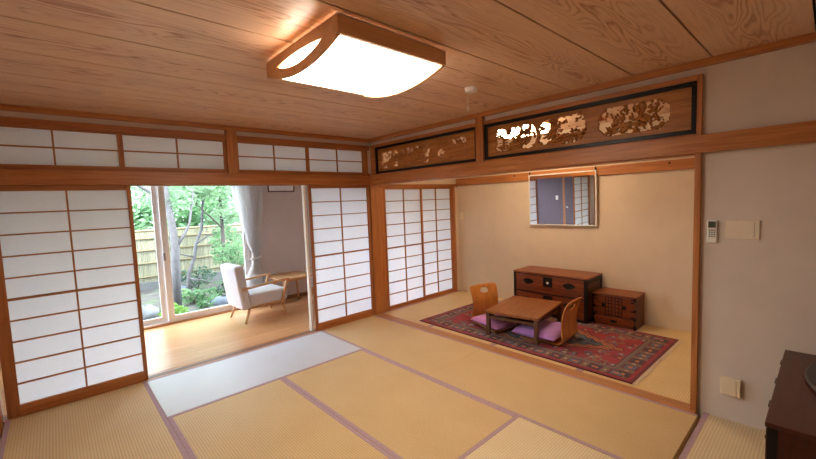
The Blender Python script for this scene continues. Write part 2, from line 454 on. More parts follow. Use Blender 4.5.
shoji('shoji_screen', 'tall paper sliding screen beside the corner post, right of the sunroom opening', .905, .0, 1.792, 2, 10, (-.485, .022, 0), toprail=.04, thick=5, group='tall paper screens')
shoji('shoji_screen', 'paper screen in the alcove room next to the corner post', .765, .006, 1.757, 2, 10, (.598, .012, .006), .05, .03, .03, 5, 'tall paper screens')
shoji('shoji_screen', 'paper screen in the alcove room next to the light switch', .765, .006, 1.757, 2, 10, (1.325, .045, .006), .05, .03, .03, 5, 'tall paper screens')
for x0, x1, lb in ((-3.64, -2.752, 'small paper transom screen at the far left under the ceiling'),
                   (-2.752, -1.864, 'small paper transom screen just left of the short post'),
                   (-1.756, -.924, 'small paper transom screen just right of the short post'),
                   (-.924, -.092, 'small paper transom screen next to the room corner')):
    shoji('transom_screen', lb, x1-x0, 1.943, 2.252, 2, 2, ((x0+x1)/2, .025, 1.943), .014, .014, .02, None, 'paper transom screens')

# ------------------------------------------------------------------ carved transoms (ranma)
M_CARVE = wood('carved_cedar', lin(140, 84, 34), lin(196, 132, 66), 'y', .45, figure=.35)
def vnoise(x, y, seed):
    g = np.random.default_rng(seed).random((64, 64)); xi, yi = np.floor(x).astype(int), np.floor(y).astype(int); fx, fy = x-xi, y-yi
    fx, fy = fx*fx*(3-2*fx), fy*fy*(3-2*fy); G = lambda a, b: g[a % 64, b % 64]
    return (G(xi, yi)*(1-fx)+G(xi+1, yi)*fx)*(1-fy)+(G(xi, yi+1)*(1-fx)+G(xi+1, yi+1)*fx)*fy
def carved(label, y0, y1, seed, regions):
    """openwork carving between y0>y1 (y runs towards the camera), real holes; regions: (u0,u1,chamfer,density)"""
    rr = random.Random(seed)
    z0, z1 = 1.928, 2.276; fwid = .03
    r = thing('carved_transom', label, 'carved panel', (.03, (y0+y1)/2, z0), 0, 'carved transoms')
    w = abs(y1-y0); h = z1-z0; a = w/2
    f = MB().box(-.036, .03, -a, a, 0, fwid).box(-.036, .03, -a, a, h-fwid, h).box(-.036, .03, -a, -a+fwid, fwid, h-fwid).box(-.036, .03, a-fwid, a, fwid, h-fwid)
    f.build('lacquer_frame', M_BLACK, r, .004)
    W, Hh = w-2*fwid, h-2*fwid; st = .0055
    nu, nv = int(W/st), int(Hh/st)
    U, V = np.meshgrid(np.linspace(0, W, nu+1), np.linspace(0, Hh, nv+1), indexing='ij')
    solid = np.ones_like(U); ht = np.zeros_like(U)
    for (u0, u1, v0, v1, ch, dens, kind) in regions:
        cx, cy, hx, hy = (u0+u1)/2, (v0+v1)/2, (u1-u0)/2, (v1-v0)/2
        wob = .012*np.sin(U*23+seed)+.009*np.sin(V*41+seed*2)
        du = np.abs(U-cx+(0 if kind == 'octagon' else 1)*wob)-hx; dv = np.abs(V-cy+(0 if kind == 'octagon' else .5)*wob)-hy
        d = np.maximum(np.maximum(du, dv), (du+dv+ch)*.707)
        inside = d < 0
        el = np.full_like(U, 9.0)                     # signed distance to carved elements
        hh = np.full_like(U, -.02)
        def cap(p, q, ra, rb, top):
            nonlocal el, hh
            px, py = U-p[0], V-p[1]; bx, by = q[0]-p[0], q[1]-p[1]
            t = np.clip((px*bx+py*by)/(bx*bx+by*by+1e-9), 0, 1); rad = ra+(rb-ra)*t
            e = np.hypot(px-bx*t, py-by*t)-rad
            hh = np.where(e < 0, np.maximum(hh, top*np.sqrt(np.clip(1-((e+rad)/rad)**2, 0, 1))-.004), hh); el = np.minimum(el, e)
        nb = int(4*(u1-u0)/.4)+2
        for _ in range(nb):                           # gnarled branches
            p = (rr.uniform(u0, u1), rr.uniform(v0, v0+.3*(v1-v0))); ang = rr.uniform(-.4, .9)
            rad = rr.uniform(.006, .010)
            for k in range(6):
                ln = rr.uniform(.035, .07); ang += rr.uniform(-.7, .7)
                q = (p[0]+ln*math.cos(ang), p[1]+ln*math.sin(ang)*.8)
                cap(p, q, rad, rad*.85, .012); rad *= .85
                for _l in range(6):                   # leaf sprays
                    an = rr.uniform(0, 6.28); s = rr.uniform(.012, .026)*dens
                    c = (q[0]+rr.uniform(-.03, .03), q[1]+rr.uniform(-.03, .03))
                    cap(c, (c[0]+s*math.cos(an), c[1]+s*math.sin(an)), .0075*dens, .003, .010)
                p = q
        n1 = vnoise(U*26, V*34, seed+int(u0*50)); n2 = vnoise(U*60+3, V*60, seed+9)
        rg = np.abs(n1-.5+.25*(n2-.5)); wd = .075*dens
        hh = np.where((rg < wd) & (el > 0), .008*np.sqrt(np.clip(1-(rg/wd)**2, 0, 1))-.004, hh)
        bk = vnoise(U*9+7, V*9, seed+33) > 1.05-.42*dens          # background left standing, carved in low relief
        hh = np.where(bk & (el > 0) & (rg > wd), -.010+.010*n2, hh)
        el = np.where((rg < wd) | bk, np.minimum(el, -.001), el)
        sol = (el < 0) | (d > -.004)
        solid = np.where(inside, sol, solid)
        edge = np.clip(-d/.008, 0, 1)
        ht = np.where(inside, np.where(el < 0, np.maximum(hh, -.012), -.012)*edge, ht)
    keep = (solid[:-1, :-1]+solid[1:, :-1]+solid[:-1, 1:]+solid[1:, 1:]) >= 3
    idx = lambda i, j: i*(nv+1)+j
    N = (nu+1)*(nv+1); vs = []
    for i in range(nu+1):
        for j in range(nv+1): vs.append((-.012-ht[i, j], a-fwid-U[i, j], fwid+V[i, j]))
    for i in range(nu+1):
        for j in range(nv+1): vs.append((.014, a-fwid-U[i, j], fwid+V[i, j]))
    fs = []
    for i in range(nu):
        for j in range(nv):
            if not keep[i, j]: continue
            A, B, C, D = idx(i, j), idx(i+1, j), idx(i+1, j+1), idx(i, j+1)
            fs.append((A, B, C, D)); fs.append((N+D, N+C, N+B, N+A))
            if i == 0 or not keep[i-1, j]: fs.append((D, N+D, N+A, A))
            if i == nu-1 or not keep[i+1, j]: fs.append((B, N+B, N+C, C))
            if j == 0 or not keep[i, j-1]: fs.append((A, N+A, N+B, B))
            if j == nv-1 or not keep[i, j+1]: fs.append((C, N+C, N+D, D))
    MB().add(vs, fs).build('openwork_carving', M_CARVE, r)
    return r
carved('shorter looking carved openwork transom next to the room corner', -.126, -1.778, 5,
       [(.08, .40, .03, .25, .03, .9, 'free'), (.44, .95, .03, .25, .05, 1.5, 'free'), (1.05, 1.50, .035, .25, .06, 1.8, 'octagon')])
carved('carved openwork transom over the alcove opening, in front of the bright lamp', -1.866, -3.571, 9,
       [(.07, .52, .035, .25, .03, .68, 'free'), (.54, .94, .03, .26, .05, .98, 'free'), (1.04, 1.52, .035, .255, .06, 1.05, 'octagon')])

# ------------------------------------------------------------------ main ceiling lamp
M_LAMPWOOD = wood('lamp_wood', lin(208, 156, 108), lin(230, 184, 138), 'x', .45)
M_LAMP = emit('lamp_diffuser_glow', (1.0, .885, .74, 1), 9.2)
lp = thing('ceiling_lamp', 'square wooden ceiling lamp with glowing curved white diffuser', 'ceiling lamp', (-1.91, -2.355, 2.40))
hx = .345; hy = .362; zt, zb, sag = -.022, -.100, .062
for s in (-1, 1): MB().box(-hx-.008, hx+.012, s*hy-.012, s*hy+.012, zb, zt).build('side_rail', M_LAMPWOOD, lp, .002)
arc = lambda t: zb-sag*(1-t*t)
for s in (-1, 1):
    N = 28; mb = MB(); vs = []; fs = []
    for xx in (s*hx-.009, s*hx+.009):
        for k in range(N+1):
            t = -1+2*k/N; y = t*hy
            e = max(0, 1-(t/.66)**2); lens = .031*e
            c = (arc(t)+zt)/2-.004
            vs += [(xx, y, zt), (xx, y, c+lens*.95), (xx, y, c-lens*.95), (xx, y, arc(t)-.006)]
    S = (N+1)*4
    for k in range(N):
        a, b = k*4, (k+1)*4
        for o, fl in ((0, 1), (S, 0)):
            for i in (0, 2):
                q = (o+a+i, o+b+i, o+b+i+1, o+a+i+1); fs.append(q if fl else q[::-1])
        for i in range(4): fs.append((a+i, S+a+i, S+b+i, b+i))
    for k in (0, N):
        a = k*4; fs.append((a, a+1, S+a+1, S+a)); fs.append((a+2, a+3, S+a+3, S+a+2))
    mb.add(vs, fs).build('end_plate', M_LAMPWOOD, lp)
N = 20; vs = []; fs = []
for xx in (-hx+.012, hx-.012):
    for k in range(N+1): t = -1+2*k/N; vs.append((xx, t*(hy-.013), arc(t)))
    vs += [(xx, hy-.02, zt-.006), (xx, -hy+.02, zt-.006)]
S = N+3
fs.append(tuple(range(S))); fs.append(tuple(range(S, 2*S))[::-1])
for k in range(S): fs.append((k, S+k, S+(k+1) % S, (k+1) % S))
MB().add(vs, fs).build('diffuser', M_LAMP, lp)
MB().box(-hx+.012, hx-.012, -hy+.013, hy-.013, zt-.004, -.006).build('back_plate', M_WHITEP, lp)
MB().box(-.12, .12, -.12, .12, -.006, 0).build('ceiling_mount', M_WHITEP, lp)

# alarm with pull cord on the ceiling
sd = thing('fire_alarm', 'small round white fire alarm with pull cord on the ceiling', 'fire alarm', (-.785, -2.315, 2.40))
MB().lathe([(.028, -.036), (.046, -.03), (.05, -.012), (.05, 0)], seg=24).build('housing', M_WHITEP, sd, smooth=False)
MB().tube([(-.02, .018, -.03), (-.02, .018, -.14)], .0022, 6).build('pull_cord', M_WHITEP, sd)
MB().tube([(-.02, .018, -.14), (-.02, .018, -.175)], .005, 8).build('cord_toggle', M_WHITEP, sd)

# ceiling lamp of the alcove room, seen through the carving
al = thing('ceiling_lamp', 'glowing ceiling lamp behind the carved transom in the alcove room', 'ceiling lamp', (.86, -1.72, 2.40))
MB().box(-.30, .30, -.30, .30, -.03, 0).build('lamp_base', M_LAMPWOOD, al, .004)
MB().box(-.285, .285, -.285, .285, -.115, -.031).build('diffuser', emit('alcove_lamp_glow', (1.0, .77, .49, 1), 9), al, .02, 3)

# ------------------------------------------------------------------ things on the right wall
rc = thing('remote_control', 'white remote control with dark display on the wall beside the post', 'remote control', (.02, -3.665, 1.20))
MB().box(-.022, 0, -.026, .026, 0, .15).build('body', M_WHITEP, rc, .005)
MB().box(-.0235, -.0215, -.02, .02, .098, .14).build('display', M_LCD, rc)
kb = MB()
for j in range(4):
    for i in range(3): kb.box(-.0245, -.0215, -.018+.0125*i, -.009+.0125*i, .035+.014*j, .044+.014*j)
kb.build('button', M_GREYP, rc)
MB().box(-.012, .002, -.03, .03, -.006, .05).build('cradle', M_WHITEP, rc, .003)
bp = thing('blank_wall_plate', 'wide blank beige cover plate beside the remote control', 'wall plate', (.02, -3.814, 1.226))
MB().box(-.01, 0, -.084, .084, 0, .122).build('plate', M_BEIGEP, bp, .003)
MB().box(-.0115, -.009, -.060, -.058, .012, .11).build('groove', M_GREYP, bp)
so = thing('socket_cover', 'square cream cover box low on the wall above the tatami', 'wall plate', (.02, -3.78, .18))
MB().box(-.03, 0, -.052, .052, 0, .118).build('cover', M_CREAMP, so, .004)
MB().box(-.033, -.029, -.030, .044, .008, .110).build('flap', M_CREAMP, so, .002)
ls = thing('light_switch', 'cream light switch near the corner of the alcove room wall', 'light switch', (RW, -.085, 1.21))
MB().box(-.008, 0, -.035, .035, 0, .12).build('plate', M_CREAMP, ls, .002)
MB().box(-.013, -.007, -.012, .012, .035, .085).build('rocker', M_WHITEP, ls, .001)

# ------------------------------------------------------------------ mirror
mr = thing('wall_mirror', 'rectangular mirror in a thin silver frame on the alcove room wall', 'mirror', (RW-.012, -1.79, 1.145))
mr.rotation_euler = (0, -math.radians(1.3), 0)
w2, hh = .455, .70
f = MB().box(-.028, 0, -w2, w2, 0, .016).box(-.028, 0, -w2, w2, hh-.016, hh).box(-.028, 0, -w2, -w2+.016, .016, hh-.016).box(-.028, 0, w2-.016, w2, .016, hh-.016)
f.build('frame', M_SILVER, mr, .002)
tm = NT('mirror_silvering'); tm.set(Base_Color=(.86, .87, .87, 1), Metallic=1.0, Roughness=.01)
MB().box(-.0255, -.004, -w2+.014, w2-.014, .014, hh-.014).build('mirror_glass', tm.m, mr)
for s in (-1, 1): MB().box(-.02, -.008, s*w2*.97-.006, s*w2*.97+.006, hh, hh+.04).build('hanger', M_IRON, mr)

# ------------------------------------------------------------------ rug
def make_rug():
    W, Ln = 1.34, 2.48
    r = thing('rug', 'red oriental rug with blue grey medallion under the low table', 'rug', (.815, -1.93, .003), math.radians(-1))
    nx, ny = 140, 260
    xs = np.linspace(-W/2, W/2, nx+1); yy = np.linspace(-Ln/2, Ln/2, ny+1)
    X, Y = np.meshgrid(xs, yy, indexing='ij')
    red = np.array(lin(146, 16, 36)[:3]); dred = np.array(lin(92, 14, 30)[:3]); blue = np.array(lin(82, 90, 108)[:3]); dark = np.array(lin(46, 40, 52)[:3])
    olive = np.array(lin(122, 96, 74)[:3]); org = np.array(lin(182, 104, 58)[:3]); cream = np.array(lin(176, 150, 122)[:3])
    C = np.empty(X.shape+(3,)); C[:] = red
    q = np.random.default_rng(3)
    def put(mask, c): C[mask] = c
    ex, ey = W/2-np.abs(X), Ln/2-np.abs(Y); e = np.minimum(ex, ey)
    # field: scattered flowers
    for _ in range(150):
        cx, cy = q.uniform(-.47, .47), q.uniform(-1.05, 1.05); rr_ = q.uniform(.03, .065)
        for sx in (1, -1):
            d = np.hypot(np.abs(X)-abs(cx), (Y-cy)); an = np.arctan2(Y-cy, np.abs(X)-abs(cx))
        m = d < rr_*(.72+.28*np.cos(an*5))
        put(m, [blue, dark, olive, dred, blue, dred][q.integers(6)]); put(d < rr_*.34, [org, red, cream][q.integers(3)])
    # medallion: stepped diamond with orange bands
    dm = np.abs(X)/.46+np.abs(Y)/.86+.03*np.sin(np.abs(Y)*60)
    put(dm < 1.16, dred); put(dm < 1.10, org); put(dm < 1.05, dark); put(dm < 1.01, org); put(dm < .96, olive); put(dm < .92, dark)
    put(dm < .88, blue)
    for _ in range(70):
        cx, cy = q.uniform(0, .4), q.uniform(-.65, .65); d = np.hypot(np.abs(X)-cx, Y-cy); s = q.uniform(.015, .04)
        put((d < s) & (dm < .84), [red, olive, dark, cream, org][q.integers(5)]); 
    put(dm < .30, red); put(dm < .22, blue); put(dm < .10, cream)
    # borders
    put(e < .225, dark); put(e < .215, olive); put(e < .195, blue*.8); 
    put(e < .185, olive*.85)
    k = np.where(ex < ey, Y, X); c = np.abs(e-.115)
    cell = np.floor((k+9)/.178); fc = (k+9)/.178-cell-.5
    sq = (c < .045) & (np.abs(fc) < .27)
    put((c < .06) & (np.abs(fc) < .34), dred)
    put(sq & (cell % 2 == 0), blue); put(sq & (cell % 2 == 1), dark); put((c < .016) & (np.abs(fc) < .14), org); put((c < .014) & (np.abs(fc) > .44), cream)
    put(e < .055, dark); put(e < .048, red); put(e < .02, dred)
    C *= (1+.28*(q.random(X.shape)-.5))[..., None]
    Z = .009+.0012*np.sin(X*9+1)*np.sin(Y*7)
    n = (nx+1)*(ny+1)
    vs = np.stack([X, Y, Z], -1).reshape(-1, 3); I = np.arange(n).reshape(nx+1, ny+1)
    fs = np.stack([I[:-1, :-1], I[1:, :-1], I[1:, 1:], I[:-1, 1:]], -1).reshape(-1, 4).tolist()
    mb = MB(); mb.add(vs.tolist(), fs)
    m = NT('knotted_pile'); at = m.new('ShaderNodeAttribute', attribute_name='pile'); 
    nz = m.noise(m.coords(), 260, 2); m.set(Base_Color=at.outputs['Color'], Roughness=.95, Sheen_Weight=.15); m.bump(nz, .4, .004)
    o = mb.build('pile', m.m, r)
    ca = o.data.color_attributes.new('pile', 'FLOAT_COLOR', 'POINT')
    ca.data.foreach_set('color', np.concatenate([C.reshape(-1, 3), np.ones((n, 1))], 1).astype(np.float32).ravel())
    MB().box(-W/2, W/2, -Ln/2, Ln/2, 0, .0078).build('backing', plain('rug_backing', lin(96, 24, 34), .95), r)
    for s in (-1, 1):
        fr = MB()
        for i in range(150):
            x = -W/2+W*(i+.5)/150; j = random.uniform(-.004, .004)
            fr.bar((x, s*Ln/2, .004), (x+j, s*(Ln/2+random.uniform(.022, .034)), .001), .006, .002)
        fr.build('fringe', fabric('cotton_fringe', lin(226, 208, 184)), r)
    return r
make_rug()

# ------------------------------------------------------------------ low table
W_TAB = wood('table_oak', lin(112, 62, 28), lin(156, 96, 50), 'x', .4)
W_TABD = wood('table_oak_dark', lin(70, 42, 26), lin(100, 62, 38), 'z', .4)
ta = thing('low_table', 'low dark wooden table on the red rug between the floor chairs', 'low table', (.695, -1.87, .0145), math.radians(8))
MB().box(-.395, .395, -.30, .30, .258, .285).build('tabletop', W_TAB, ta, .003)
for sx in (-1, 1):
    for sy in (-1, 1): MB().box(sx*.36-.02, sx*.36+.02, sy*.272-.02, sy*.272+.02, 0, .258).build('leg', W_TABD, ta, .003)
for sy in (-1, 1): MB().box(-.34, .34, sy*.272-.01, sy*.272+.01, .195, .222).build('rail', W_TABD, ta, .002)
for sx in (-1, 1): MB().box(sx*.36-.01, sx*.36+.01, -.252, .252, .195, .222).build('rail', W_TABD, ta, .002)
sh = MB()
for i in range(9): sh.box(-.30+.075*i-.012, -.30+.075*i+.012, -.262, .262, .205, .213)
sh.build('slatted_shelf', W_TABD, ta)

# ------------------------------------------------------------------ legless floor chairs and cushions
M_PLY = wood('honey_plywood', lin(168, 100, 38), lin(202, 132, 58), 'z', .32, coat=.3)
LEAN = .045
def zaisu(label, loc, rotz):
    """faces +y: seat forward, back at y=0, bent plywood with a hand hole"""
    r = thing('floor_chair', label, 'floor chair', loc, rotz, 'legless floor chairs')
    prof = []                                              # (y, z) along the sheet from seat front to the top of the back
    for k in range(13): prof.append((.44-.40*k/12, .012+.006*(k/12)))
    for k in range(1, 10):
        w = (PI/2+.12)*k/9; prof.append((.04-.06*math.sin(w), .018+.06*(1-math.cos(w))))
    y0, z0 = prof[-1]
    for k in range(1, 45):
        t = k/44; prof.append((y0-LEAN*t*t-.008*t+.022*math.sin(PI*t), z0+.375*t))
    s = [0]
    for a, b in zip(prof, prof[1:]): s.append(s[-1]+math.hypot(b[0]-a[0], b[1]-a[1]))
    nb = 21; nu = 46
    for name, i0, i1 in (('seat', 0, 17), ('backrest', 16, len(prof)-1)):
        vs = []; fs = []
        for i in range(i0, i1+1):
            y, z = prof[i]
            t = max(0, (i-nb)/(len(prof)-1-nb)); w = .20-.012*math.sin(PI*min(1, t*1.2))-.02*max(0, t-.75)*4*max(0, t-.75)*4*.6 if i > nb else .205
            for u in range(nu+1):
                a = -1+2*u/nu; zz = z
                if i > len(prof)-4: zz = z-.012*a*a*(i-(len(prof)-4))/3
                vs.append((a*w, y, zz))
        n = nu+1
        for i in range(i1-i0):
            for u in range(nu):
                ua = -1+2*(u+.5)/nu; tt = (i+i0+.5-nb)/(len(prof)-1-nb)
                if name == 'backrest' and abs(ua/.30)**3+abs((tt-.80)/.085)**3 < 1: continue
                fs.append((i*n+u, i*n+u+1, (i+1)*n+u+1, (i+1)*n+u))
        o = MB().add(vs, fs).build(name, M_PLY, r, smooth=True)
        m = o.modifiers.new('Solidify', 'SOLIDIFY'); m.thickness = .012; m.offset = 0
    return r
def cushion(label, loc, rotz, m, rx=.25, ry=.25, h=.075):
    vs = []; fs = []; n = 26
    for sgn in (1, -1):
        for i in range(n+1):
            for j in range(n+1):
                a, b = -1+2*i/n, -1+2*j/n
                q = max(0, (1-abs(a)**3.2))*max(0, (1-abs(b)**3.2)); k = 1-.07*(1-(a*a))*b*b*0-.05*(a*a)*(1-b*b)-.05*(b*b)*(1-a*a)
                kx = 1-.06*(1-b*b)*abs(a)**3; ky = 1-.06*(1-a*a)*abs(b)**3
                z = h/2*(q**.42)*(1 if sgn > 0 else .9)+.004*math.sin(a*7+b*3)*q
                vs.append((a*rx*kx, b*ry*ky, h*.45+sgn*z))
    N = (n+1)**2
    for s_, o in ((1, 0), (-1, N)):
        for i in range(n):
            for j in range(n):
                f = (o+i*(n+1)+j, o+(i+1)*(n+1)+j, o+(i+1)*(n+1)+j+1, o+i*(n+1)+j+1); fs.append(f if s_ > 0 else f[::-1])
    o = MB().add(vs, fs).build('floor_cushion', m, None, smooth=True, loc=loc, rotz=rotz)
    return tag(o, label, 'cushion', 'purple floor cushions')
M_PURP = fabric('mauve_cushion_cloth', lin(188, 126, 186), var=.1, sc=120)
M_PURP2 = fabric('violet_cushion_cloth', lin(164, 118, 190), var=.1, sc=120)
zaisu('legless bent plywood chair at the left end of the low table', (.70, -1.34, .0145), math.radians(162))
zaisu('legless bent plywood chair at the right end of the low table', (.665, -2.39, .0145), math.radians(3))
cushion('mauve floor cushion on the left floor chair', (.615, -1.60, .045), math.radians(-14), M_PURP, .27, .235, .12)
cushion('violet floor cushion on the right floor chair', (.635, -2.125, .045), math.radians(3), M_PURP2, .27, .235, .12)

# ------------------------------------------------------------------ chests in the alcove room
W_TAN = wood('tansu_wood', lin(94, 38, 14), lin(146, 72, 30), 'y', .35, figure=.45, coat=.08)
W_TANT = wood('tansu_top', lin(112, 56, 26), lin(156, 88, 44), 'y', .38, figure=.35)
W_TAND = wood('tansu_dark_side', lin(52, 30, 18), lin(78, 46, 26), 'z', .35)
def drop_handle(parent, y, z, w=.10):
    """faces -x at x=0"""
    b = MB().prism([(y+w*.62*math.cos(k*2*PI/20), z+w*.24*math.sin(k*2*PI/20)*(1+.25*math.cos(k*6*PI/20))) for k in range(20)], -.003, 0, 'yz')
    p = b.build('handle_plate', M_IRON, parent)
    MB().tube([(-.012, y+w*.42*math.cos(PI+PI*k/10), z+.004+w*.20*math.sin(PI+PI*k/10)) for k in range(11)], .005, 8).build('handle', M_IRON, parent, smooth=True)
tn = thing('drawer_chest', 'wide two-drawer wooden chest with black iron fittings by the wall', 'chest of drawers', (1.36, -1.815, .0145))
tw, td, th = .485, .44, .545
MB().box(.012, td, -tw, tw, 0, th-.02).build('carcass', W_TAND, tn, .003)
MB().box(-.004, td, -tw-.006, tw+.006, th-.02, th).build('top', W_TANT, tn, .003)
for k, (z0, z1) in enumerate(((.035, .275), (.29, .515))):
    d = MB().box(-.006, .03, -tw+.035, tw-.035, z0, z1).build('drawer', W_TAN, tn, .003); d.location.x = 0
    sub = MB().box(-.012, -.004, -.062, .062, (z0+z1)/2-.045+.02, z1-.012).build('lock_plate', M_IRON, d, .002)
    zc = (z0+z1)/2+.02
    MB().lathe([(.004, 0), (.016, 0), (.016, .006), (.008, .010)], seg=14).build('lock_boss', M_SILVER, d).matrix_local = Matrix.Translation((-.011, 0, zc+.008)) @ Matrix.Rotation(-PI/2, 4, 'Y')
    for s in (-1, 1):
        e = MB()
        y = s*.27; zz = (z0+z1)/2+.01; w = .10
        MB().prism([(y+w*.75*math.cos(q*2*PI/24), zz+.012+w*.28*math.sin(q*2*PI/24)*(1+.3*abs(math.cos(q*4*PI/24)))) for q in range(24)], -.0085, -.005, 'yz').build('handle_plate', M_IRON, d)
        MB().tube([(-.022, y+w*.5*math.cos(PI+PI*q/12), zz+.012+w*.3*math.sin(PI+PI*q/12)) for q in range(13)], .006, 8).build('handle', M_IRON, d, smooth=True)
ib = MB()
for s in (-1, 1):
    ib.box(-.008, .03, min(s*tw, s*(tw-.036)), max(s*tw, s*(tw-.036)), 0, th-.018)
    ib.box(.03, td, min(s*tw, s*(tw+.003)), max(s*tw, s*(tw+.003)), th-.075, th-.018); ib.box(.03, td, min(s*tw, s*(tw+.003)), max(s*tw, s*(tw+.003)), .0, .05); ib.box(td-.05, td, min(s*tw, s*(tw+.003)), max(s*tw, s*(tw+.003)), .05, th-.07)
ib.box(-.007, .02, -tw+.036, tw-.036, .275, .29).box(-.007, .02, -tw+.036, tw-.036, 0, .033).box(-.007, .02, -tw+.036, tw-.036, .515, .526)
ib.build('iron_band', M_IRON, tn, .001)

bx = thing('box_chest', 'small square wooden box chest right of the drawer chest', 'chest', (1.505, -2.540, .002))
bw, bd, bh = .228, .31, .378
MB().box(.01, bd, -bw, bw, 0, bh-.018).build('carcass', wood('box_wood', lin(74, 34, 16), lin(112, 58, 28), 'y', .4, figure=.3), bx, .002)
MB().box(-.006, bd+.004, -bw-.004, bw+.004, bh-.018, bh).build('lid', W_TANT, bx, .002)
dr = MB().box(-.002, .02, -bw+.012, bw-.012, .012, .105).build('drawer', W_TAN, bx, .002)
MB().tube([(-.016, .03*math.cos(PI+PI*q/8), .062+.016*math.sin(PI+PI*q/8)) for q in range(9)], .004, 6).build('handle', M_IRON, dr)
MB().box(-.006, -.001, -.035, .035, .05, .075).build('handle_plate', M_IRON, dr)
for s in (-1, 1):
    dd = MB().box(-.002, .02, min(s*.004, s*(bw-.012)), max(s*.004, s*(bw-.012)), .118, bh-.03).build('door', W_TAN, bx, .002)
    MB().box(-.010, -.001, s*.11-.022, s*.11+.022, .215, .26).build('lock_plate', M_IRON, dd, .004)
    MB().tube([(-.012, s*.11+.012*math.cos(2*PI*q/12), .238+.012*math.sin(2*PI*q/12)) for q in range(13)], .003, 6).build('ring_handle', M_IRON, dd)
    st = MB()
    for zz in (.13, .2, .30, .335): st.box(-.005, -.001, min(s*(bw-.05), s*(bw-.012)), max(s*(bw-.05), s*(bw-.012)), zz, zz+.014)
    for zz in (.125, .168, .215, .262, .30, .335): st.box(-.005, -.001, s*.055-.038*(1 if zz != .215 else .7), s*.055+.038*(1 if zz != .215 else .7), zz, zz+.007)
    for yy in (.018, .055, .09): st.box(-.0055, -.001, s*yy-.003, s*yy+.003, .12, bh-.032)
    st.build('iron_strap', M_IRON, dd)
for s in (-1, 1):
    for z0, z1 in ((0, .05), (.10, .13), (.2, .23), (.32, .36)): MB().box(-.004, .03, min(s*(bw-.022), s*(bw+.002)), max(s*(bw-.022), s*(bw+.002)), z0, z1).build('corner_fitting', M_IRON, bx)

# ------------------------------------------------------------------ dark red chest at the right edge
W_RED = wood('wine_red_lacquer_wood', lin(52, 16, 10), lin(78, 28, 16), 'x', .35, figure=.25, coat=.1)
tc_ = thing('sea_chest', 'dark red lacquered chest at the right edge of the picture', 'chest', (-.64, -4.278, .0015))
MB().box(-.515, .50, -.23, .235, 0, .58).build('carcass', W_RED, tc_, .004)
MB().box(-.527, .512, -.24, .243, .58, .60).build('top', wood('wine_red_top', lin(56, 19, 12), lin(84, 32, 19), 'x', .35, figure=.2, coat=.1), tc_, .004)
for sx in (-1, 1):
    for sy, y in ((1, .235), (-1, -.23)):
        xe = .50 if sx > 0 else .515
        MB().box(min(sx*xe, sx*(xe+.006)), max(sx*xe, sx*(xe+.006)), min(y, y-sy*.03), max(y, y-sy*.03), 0, .58).build('iron_corner', M_IRON, tc_)
for k in range(2):
    z0 = .03+.27*k
    d = MB().box(-.47, .47, .23, .243, z0, z0+.25).build('drawer', W_RED, tc_, .002)
    MB().box(-.06, .06, .243, .248, z0+.1, z0+.22).build('lock_plate', M_IRON, d)
    for s in (-1, 1): MB().tube([(s*.28+.05*math.cos(PI+PI*q/10), .251, z0+.15+.03*math.sin(PI+PI*q/10)) for q in range(11)], .005, 8).build('handle', M_IRON, d)
for x in (-.3, .0, .3): MB().tube([(x-.03, .244, .588), (x+.03, .244, .588)], .005, 8).build('hinge', M_IRON, tc_)
ov = thing('oval_stand', 'charcoal oval stand lying on the dark red chest', 'stand', (-.50, -4.30, .6016))
MB().lathe([(.30, 0), (.33, .004), (.335, .012), (.32, .02), (.10, .026)], seg=40, sx=1, sy=.52).build('base', M_DARKP, ov, smooth=False)
MB().box(-.06, .06, -.03, .01, .024, .10).build('neck', M_DARKP, ov, .006)

# ------------------------------------------------------------------ sunroom: sliding windows, curtain, furniture
def slide_window(n, x0, x1, xm):
    r = bpy.data.objects.new('window_%d' % n, None); COL.objects.link(r); r['kind'] = 'structure'
    f = MB(); y = SY
    f.box(x0, x1, y, y+.09, -.01, .03).box(x0, x1, y, y+.09, 1.98, 2.02).box(x0, x0+.04, y, y+.09, .03, 1.98).box(x1-.04, x1, y, y+.09, .03, 1.98)
    f.build('window_frame', M_ALU, r, .002)
    for (a, b, yy) in ((x0+.03, xm-.005, .062), (xm-.01, x1-.03, .022)):
        s = MB(); s.box(a, a+.075, y+yy-.015, y+yy+.015, .03, 1.98).box(b-.075, b, y+yy-.015, y+yy+.015, .03, 1.98)
        s.box(a+.075, b-.075, y+yy-.015, y+yy+.015, .03, .10).box(a+.075, b-.075, y+yy-.015, y+yy+.015, 1.92, 1.98)
        sash = s.build('window_sash', M_ALU, r, .002)
        g = MB(); g.add([(a+.07, y+yy, .09), (b-.07, y+yy, .09), (b-.07, y+yy, 1.93), (a+.07, y+yy, 1.93)], [(0, 1, 2, 3)]); g.build('window_pane', M_GLASS, sash)
    MB().box(xm-.012, xm+.012, y-.005, y+.01, .88, .98).build('window_latch', M_GREYP, r)
    return r
slide_window(1, -3.5, -.98, -2.16)
slide_window(2, .25, 1.70, .98)  # unseen window, added to light the alcove's paper screens from behind
trim(MB().box(-3.55, -.93, SY-.045, SY, -.0, .022), wood('window_board', lin(168, 116, 74), lin(196, 142, 96), 'x'))
trim(MB().box(-3.55, -3.5, SY-.02, SY, .02, 2.07).box(-.985, -.935, SY-.02, SY, .02, 2.07).box(-3.5, -.985, SY-.02, SY, 2.02, 2.07), M_GREY)

